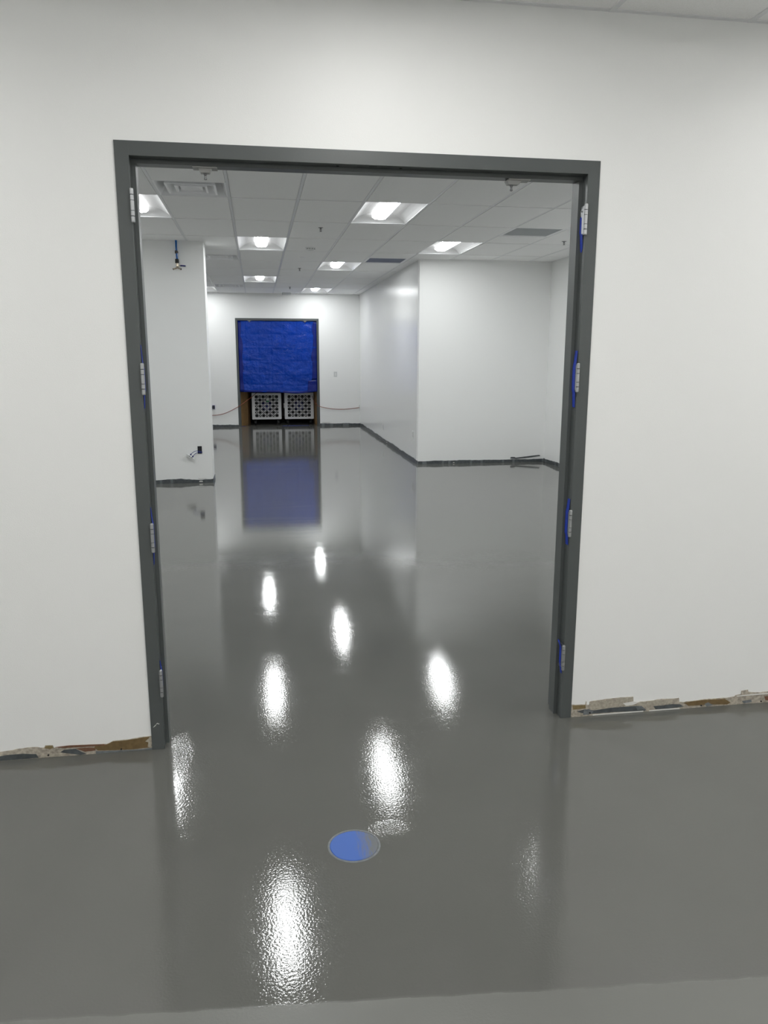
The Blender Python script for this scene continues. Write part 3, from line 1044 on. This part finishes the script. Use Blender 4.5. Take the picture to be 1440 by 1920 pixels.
# ------------------------------------------------------------------ air machines under the tarp
def air_machine():
    root = empty('air_scrubber')
    w2, hgt, dp, z0 = .36, .645, .60, .130
    h = MB()
    t = .012
    h.box((-w2, 0, z0), (-w2 + t, dp, z0 + hgt))
    h.box((w2 - t, 0, z0), (w2, dp, z0 + hgt))
    h.box((-w2 + t, 0, z0), (w2 - t, dp, z0 + t))
    h.box((-w2 + t, 0, z0 + hgt - t), (w2 - t, dp, z0 + hgt))
    h.box((-w2 + t, dp - t, z0 + t), (w2 - t, dp, z0 + hgt - t))
    h.build('housing', M['housing'], root, bevel=.003)
    g = MB()
    gx, gz0, gz1 = .285, z0 + .055, z0 + hgt - .055
    y0, y1 = -.012, 0
    g.box((-w2, y0, z0), (-gx, y1, z0 + hgt))
    g.box((gx, y0, z0), (w2, y1, z0 + hgt))
    g.box((-gx, y0, z0), (gx, y1, gz0))
    g.box((-gx, y0, gz1), (gx, y1, z0 + hgt))
    n = 7
    cw, chh = 2 * gx / n, (gz1 - gz0) / n
    bw = .0048
    for i in range(1, n):
        x = -gx + cw * i
        g.box((x - bw, y0, gz0), (x + bw, y1, gz1))
        z = gz0 + chh * i
        g.box((-gx, y0 - .0005, z - bw), (gx, y1, z + bw))
    for i in range(n):
        for j in range(n):
            xa, za = -gx + cw * i, gz0 + chh * j
            xc, zc = xa + cw / 2, za + chh / 2
            di = abs(i - 3) + abs(j - 3)
            if di % 2 == 1:           # crossed cell
                for s in (-1, 1):
                    d = Vector((cw / 2, 0, s * chh / 2))
                    nrm = Vector((-d.z, 0, d.x)).normalized() * .0032
                    p0, p1 = Vector((xc, y0, zc)) - d, Vector((xc, y0, zc)) + d
                    g.slab_poly([p0 - nrm, p1 - nrm, p1 + nrm, p0 + nrm], (0, 0, 0), (0, .011, 0))
            else:                      # rounded corners
                k = .007
                for sx in (-1, 1):
                    for sz in (-1, 1):
                        c = Vector((xc + sx * cw / 2, y0 + .001, zc + sz * chh / 2))
                        g.slab_poly([c, c - Vector((sx * (k + .007), 0, 0)), c - Vector((0, 0, sz * (k + .007)))], (0, 0, 0), (0, .010, 0))
    g.build('grille', M['housing'], root)
    mo = MB()
    zc = z0 + hgt / 2
    mo.tube([(0, .13, zc), (0, .16, zc), (0, .34, zc)], [.10, .13, .13], 24)
    mo.build('motor', M['navy'], root)
    fb = MB()
    fb.box((-w2 + t, .36, z0 + t), (w2 - t, .366, z0 + hgt - t))
    fb.build('inner_panel', M['black_plastic'], root)
    for sx in (-1, 1):
        for yy in (.08, dp - .08):
            c = MB()
            x = sx * .285
            c.box((x - .045, yy - .04, z0 - .008), (x + .045, yy + .04, z0))
            c.box((x - .026, yy - .02, .03), (x - .020, yy + .03, z0 - .008))
            c.box((x + .020, yy - .02, .03), (x + .026, yy + .03, z0 - .008))
            o = c.build('caster', M['black_plastic'], root)
            wl = MB()
            wl.tube([(x - .016, yy + .012, .047), (x + .016, yy + .012, .047)], .047, 20)
            wl.build('wheel', M['rubber'], o)
    return root


am = air_machine()
am.location = (.717, 16.2, 0)
tag(am, 'grey caged air machine on casters under the tarp, with a white and green sticker', 'air scrubber', 'air machines under the tarp')
am2 = copy_tree(am)
am2.location = (1.520, 16.2, 0)
tag(am2, 'grey caged air machine on casters under the tarp, without a sticker', 'air scrubber', 'air machines under the tarp')
b = MB()
b.box((-.010, -.016, .590), (.056, -.0125, .638))
b.box((-.010, -.016, .556), (.056, -.0125, .590), 1)
b.build('sticker', [M['white_plastic'], M['green']], am)
b = MB()
b.box((-.378, .03, .40), (-.360, .07, .52))
b.box((-.386, .035, .41), (-.378, .065, .44))
b.box((-.386, .035, .48), (-.378, .065, .51))
b.build('latch', M['white_plastic'], am2)


# cardboard lining both sides of the passage behind the frame
def cardboard(pts, label, h, top=0.0):
    b = MB()
    t = .008
    n = len(pts)
    for (xa, ya), (xb, yb) in zip(pts, pts[1:]):
        d = Vector((xb - xa, yb - ya, 0))
        nn = Vector((d.y, -d.x, 0)).normalized() * t
        a, c = Vector((xa, ya, .002)), Vector((xb, yb, .002))
        b.slab_poly([a, c, c + nn, a + nn], (0, 0, 0), (0, 0, h))
    return tag(b.build('cardboard_sheet', M['card']), label, 'cardboard')


cardboard([(.085, 15.80), (.245, 16.12), (.30, 16.62)], 'folded brown cardboard sheet left of the air machines', 1.05)
cardboard([(1.905, 16.75), (1.908, 16.10), (1.950, 15.80)], 'narrow brown cardboard sheet right of the air machines', 1.05)

# blue tape on the threshold
b = MB()
b.box((1.08, 15.735, .0006), (1.72, 15.790, .0014))
tag(b.build('floor_tape', M['tape']), 'blue tape strip on the floor before the air machine on the right', 'tape')
b = MB()
b.slab_poly([(.10, 15.72, .0006), (.19, 15.735, .0006), (.185, 15.79, .0006), (.105, 15.775, .0006)], (0, 0, 0), (0, 0, .0008))
tag(b.build('floor_tape', M['tape']), 'short blue tape scrap on the floor before the folded cardboard', 'tape')


# ------------------------------------------------------------------ cords
def spline(pts, n=12):
    P = [Vector(p) for p in pts]
    P = [P[0] * 2 - P[1]] + P + [P[-1] * 2 - P[-2]]
    out = []
    for i in range(1, len(P) - 2):
        for k in range(n):
            t = k / n
            a, b_, c, d = P[i - 1], P[i], P[i + 1], P[i + 2]
            out.append(.5 * ((2 * b_) + (c - a) * t + (2 * a - 5 * b_ + 4 * c - d) * t * t + (3 * b_ - a - 3 * c + d) * t ** 3))
    out.append(P[-2])
    return out


b = MB()
b.tube(spline([(.66, 16.13, 1.02), (.56, 16.10, .88), (.46, 15.98, .775), (.29, 15.72, .655), (.034, 15.600, .482), (-.30, 15.598, .325), (-.597, 15.598, .284), (-.95, 15.600, .30), (-1.25, 15.606, .36)]), .0066, 8)
cl = b.build('extension_cord', M['cord'])
tag(cl, 'red brown cord sagging from under the tarp to behind the stub wall', 'cord')
b = MB()
b.box((-1.29, 15.596, .345), (-1.235, 15.619, .385))
b.build('plug', M['black_plastic'], cl)
b = MB()
b.tube(spline([(1.84, 16.15, .70), (1.86, 15.90, .62), (1.905, 15.700, .53), (1.998, 15.600, .47), (2.311, 15.602, .410), (2.602, 15.602, .402), (2.86, 15.602, .425), (2.968, 15.606, .438)]), .0066, 8)
cr = b.build('extension_cord', M['cord'])
tag(cr, 'orange cord sagging from the tarp doorway to the passage corner', 'cord')
b = MB()
b.box((2.945, 15.60, .40), (2.9755, 15.6195, .50))
b.build('wall_clip', M['white_plastic'], cr)

# ------------------------------------------------------------------ boxes and plates on the walls
b = MB()
b.box((-.568, YB - .045, .437), (-.509, YB, .523))
b.box((-.562, YB - .047, .443), (-.515, YB - .044, .517), 1)
bo = b.build('wall_box', [M['blue_grip'], M['black_plastic']], bevel=.003)
tag(bo, 'small dark electrical box on the back wall left of the tarp', 'box')
b = MB()
b.box((-.615, YB - .03, .46), (-.570, YB - .006, .50))
b.build('connector', M['grey_plastic'], bo, bevel=.003)


def plate(name, axis, a0, a1, z0, z1, wallpos, inner, label, cat):
    """cover plate; axis 'y': on a wall of constant y facing -y; 'x': constant x facing -x"""
    p = MB()
    t = .006
    if axis == 'y':
        p.box((a0, wallpos - t, z0), (a1, wallpos - .0005, z1))
    else:
        p.box((wallpos - t, a0, z0), (wallpos - .0005, a1, z1))
    o = p.build(name, M['white_plastic'] if axis == 'x' else M['plate_grey'], bevel=.002)
    q = MB()
    for (f0, f1, g0, g1) in inner:
        b0, b1 = a0 + (a1 - a0) * f0, a0 + (a1 - a0) * f1
        c0, c1 = z0 + (z1 - z0) * g0, z0 + (z1 - z0) * g1
        if axis == 'y':
            q.box((b0, wallpos - t - .003, c0), (b1, wallpos - t, c1))
        else:
            q.box((wallpos - t - .003, b0, c0), (wallpos - t, b1, c1))
    q.build('rocker' if 'switch' in name else 'socket', M['plate_grey'] if axis == 'x' else M['white_plastic'], o, bevel=.001)
    return tag(o, label, cat)


plate('light_switch', 'y', 2.342, 2.418, 1.180, 1.303, YB, [(.28, .72, .22, .78)], 'grey light switch plate on the back wall', 'switch')
plate('wall_outlet', 'x', 8.955, 9.075, .368, .492, XC, [(.12, .42, .12, .88), (.58, .88, .12, .88)], 'white double outlet low on the passage wall near its corner', 'outlet')
plate('wall_outlet', 'x', 12.02, 12.10, .235, .345, XC, [(.25, .75, .15, .85)], 'small outlet low on the passage wall, far from the corner', 'outlet')

# network box with pulled-out face plate on the stub wall
nb = MB()
nb.box((-.310, YC - .004, .400), (-.260, YC - .0005, .493))
for a, c in [((-.313, YC - .008, .397), (-.308, YC - .0005, .496)), ((-.262, YC - .008, .397), (-.257, YC - .0005, .496)), ((-.313, YC - .008, .490), (-.257, YC - .0005, .496)), ((-.313, YC - .008, .397), (-.257, YC - .0005, .403))]:
    nb.box(a, c)
nbo = nb.build('data_outlet', M['black_plastic'])
tag(nbo, 'black data box with blue wires and a dangling white plate on the stub wall', 'outlet')
for pts in ([(-.252, YC - .006, .416), (-.290, YC - .028, .431), (-.335, YC - .050, .436), (-.375, YC - .060, .418), (-.400, YC - .062, .394)],
            [(-.262, YC - .006, .408), (-.300, YC - .028, .416), (-.335, YC - .048, .406), (-.360, YC - .058, .385), (-.376, YC - .062, .366)]):
    wq = MB()
    wq.tube(spline(pts, 8), .0036, 8)
    wq.build('cable', M['wire'], nbo)
    jk = MB()
    p = Vector(pts[-1])
    jk.slab_poly([p + Vector((-.012, -.006, 0)), p + Vector((0, -.006, -.014)), p + Vector((.012, -.006, 0)), p + Vector((0, -.006, .014))], (0, 0, 0), (0, .012, 0))
    jk.build('jack', M['blue_grip'], nbo)
fp = MB()
a, c = Vector((-.452, YC - .062, .396)), Vector((-.360, YC - .062, .328))
d = (c - a).normalized()
nn = Vector((-d.z, 0, d.x))
if nn.z > 0:
    nn = -nn
nn *= .012
up_ = Vector((.0, .050, .004))
fp.slab_poly([a - nn * .3, c - nn * .3, c + nn * .8, a + nn * .8], (0, 0, 0), (0, .045, 0))
for t in (.36, .66):
    q = a + (c - a) * t - nn * .4
    fp.slab_poly([q - d * .010 - Vector((0, .002, 0)), q + d * .010 - Vector((0, .002, 0)), q + d * .010 + nn * .6 - Vector((0, .002, 0)), q - d * .010 + nn * .6 - Vector((0, .002, 0))], (0, 0, 0), (0, .003, 0), 1)
fp.build('face_plate', [M['white_plastic'], M['black_plastic']], nbo)

# air drop with valve on the stub wall
av = empty('air_valve', (-.455, YC - .035, 2.80))
tag(av, 'blue air tube with brass tee valve and blue lever high on the stub wall', 'valve')
b = MB()
b.tube([(-.001, 0, ZF - 2.80 + .01), (-.002, 0, .24), (.0, 0, .14), (.003, 0, .085)], .0125, 16)
b.build('tube', M['tube'], av)
b = MB()
b.tube([(-.006, 0, .154), (-.003, 0, .190)], .017, 16)
b.box((-.022, .008, .162), (.016, .0345, .182))
b.build('clamp', M['black_plastic'], av)
b = MB()
b.tube([(.0, 0, .036), (.0, 0, .042), (0, 0, .082), (0, 0, .088)], [.021, .0245, .0235, .019], 16)
b.build('coupling', M['rubber'], av)
b = MB()
b.tube([(0, 0, .038), (.001, 0, .012), (.002, 0, -.012), (.002, 0, -.020)], [.013, .016, .016, .013], 16)
b.tube([(.004, -.010, .008), (.004, -.030, .008)], .011, 12)
b.tube([(.004, 0, -.016), (-.026, -.008, -.030), (-.050, -.012, -.037)], [.011, .0095, .0095], 12)
b.tube([(.000, 0, -.016), (.022, -.008, -.028), (.044, -.012, -.036)], [.011, .0095, .0095], 12)
b.build('tee_body', M['brass'], av)
b = MB()
b.tube([(-.050, -.012, -.037), (-.056, -.013, -.039)], .0102, 12)
b.build('outlet_end', M['dark'], av)
b = MB()
b.tube([(.044, -.012, -.036), (.050, -.013, -.038)], .0102, 12)
b.build('outlet_end', M['dark'], av)
b = MB()
b.tube([(.016, -.030, .006), (.03, -.031, .004), (.045, -.032, .004)], .006, 10, 1)
b.tube([(.040, -.032, .004), (.044, -.032, .004), (.098, -.033, .001), (.107, -.033, .0)], [.006, .009, .009, .006], 12)
b.build('lever', [M['blue_grip'], M['brass']], av)

# ------------------------------------------------------------------ blue disc over the floor drain
cx, cyy = .789, -.812
b = MB()
N = 56
vs = [(0, 0, .0022)]
for k in range(N):
    a = 2 * PI * k / N
    r = .083 + .0015 * noise.noise(Vector((math.cos(a) * 2, math.sin(a) * 2, 9)))
    vs.append((r * math.cos(a), r * math.sin(a) * .98, .0020))
for k in range(N):
    a = 2 * PI * k / N
    vs.append((vs[1 + k][0] * 1.03, vs[1 + k][1] * 1.03, .0001))
fs = [(0, 1 + k, 1 + (k + 1) % N) for k in range(N)] + [(1 + k, 1 + N + k, 1 + N + (k + 1) % N, 1 + (k + 1) % N) for k in range(N)]
b.add(vs, fs)
dd = b.build('drain_tape_disc', disc_material(cx, cyy), None, (cx, cyy, 0))
tag(dd, 'round blue taped drain cover half smeared grey on the near floor', 'tape disc')
b = MB()
for k in range(N):
    a0, a1 = 2 * PI * k / N, 2 * PI * (k + 1) / N
    h0 = .0016 + .0014 * noise.noise(Vector((math.cos(a0) * 5, math.sin(a0) * 5, 2)))
    h1 = .0016 + .0014 * noise.noise(Vector((math.cos(a1) * 5, math.sin(a1) * 5, 2)))
    p = [(r * math.cos(a), r * math.sin(a), z) for a, z in ((a0, h0), (a1, h1)) for r in (.0855, .0885, .093)]
    b.add([(p[0][0], p[0][1], .0002), p[1][:2] + (p[1][2] + .001,), (p[2][0], p[2][1], .0002), (p[3][0], p[3][1], .0002), p[4][:2] + (p[4][2] + .001,), (p[5][0], p[5][1], .0002)],
          [(0, 1, 4, 3), (1, 2, 5, 4)], 0, True)
b.build('epoxy_rim', M['cove_light'], dd)
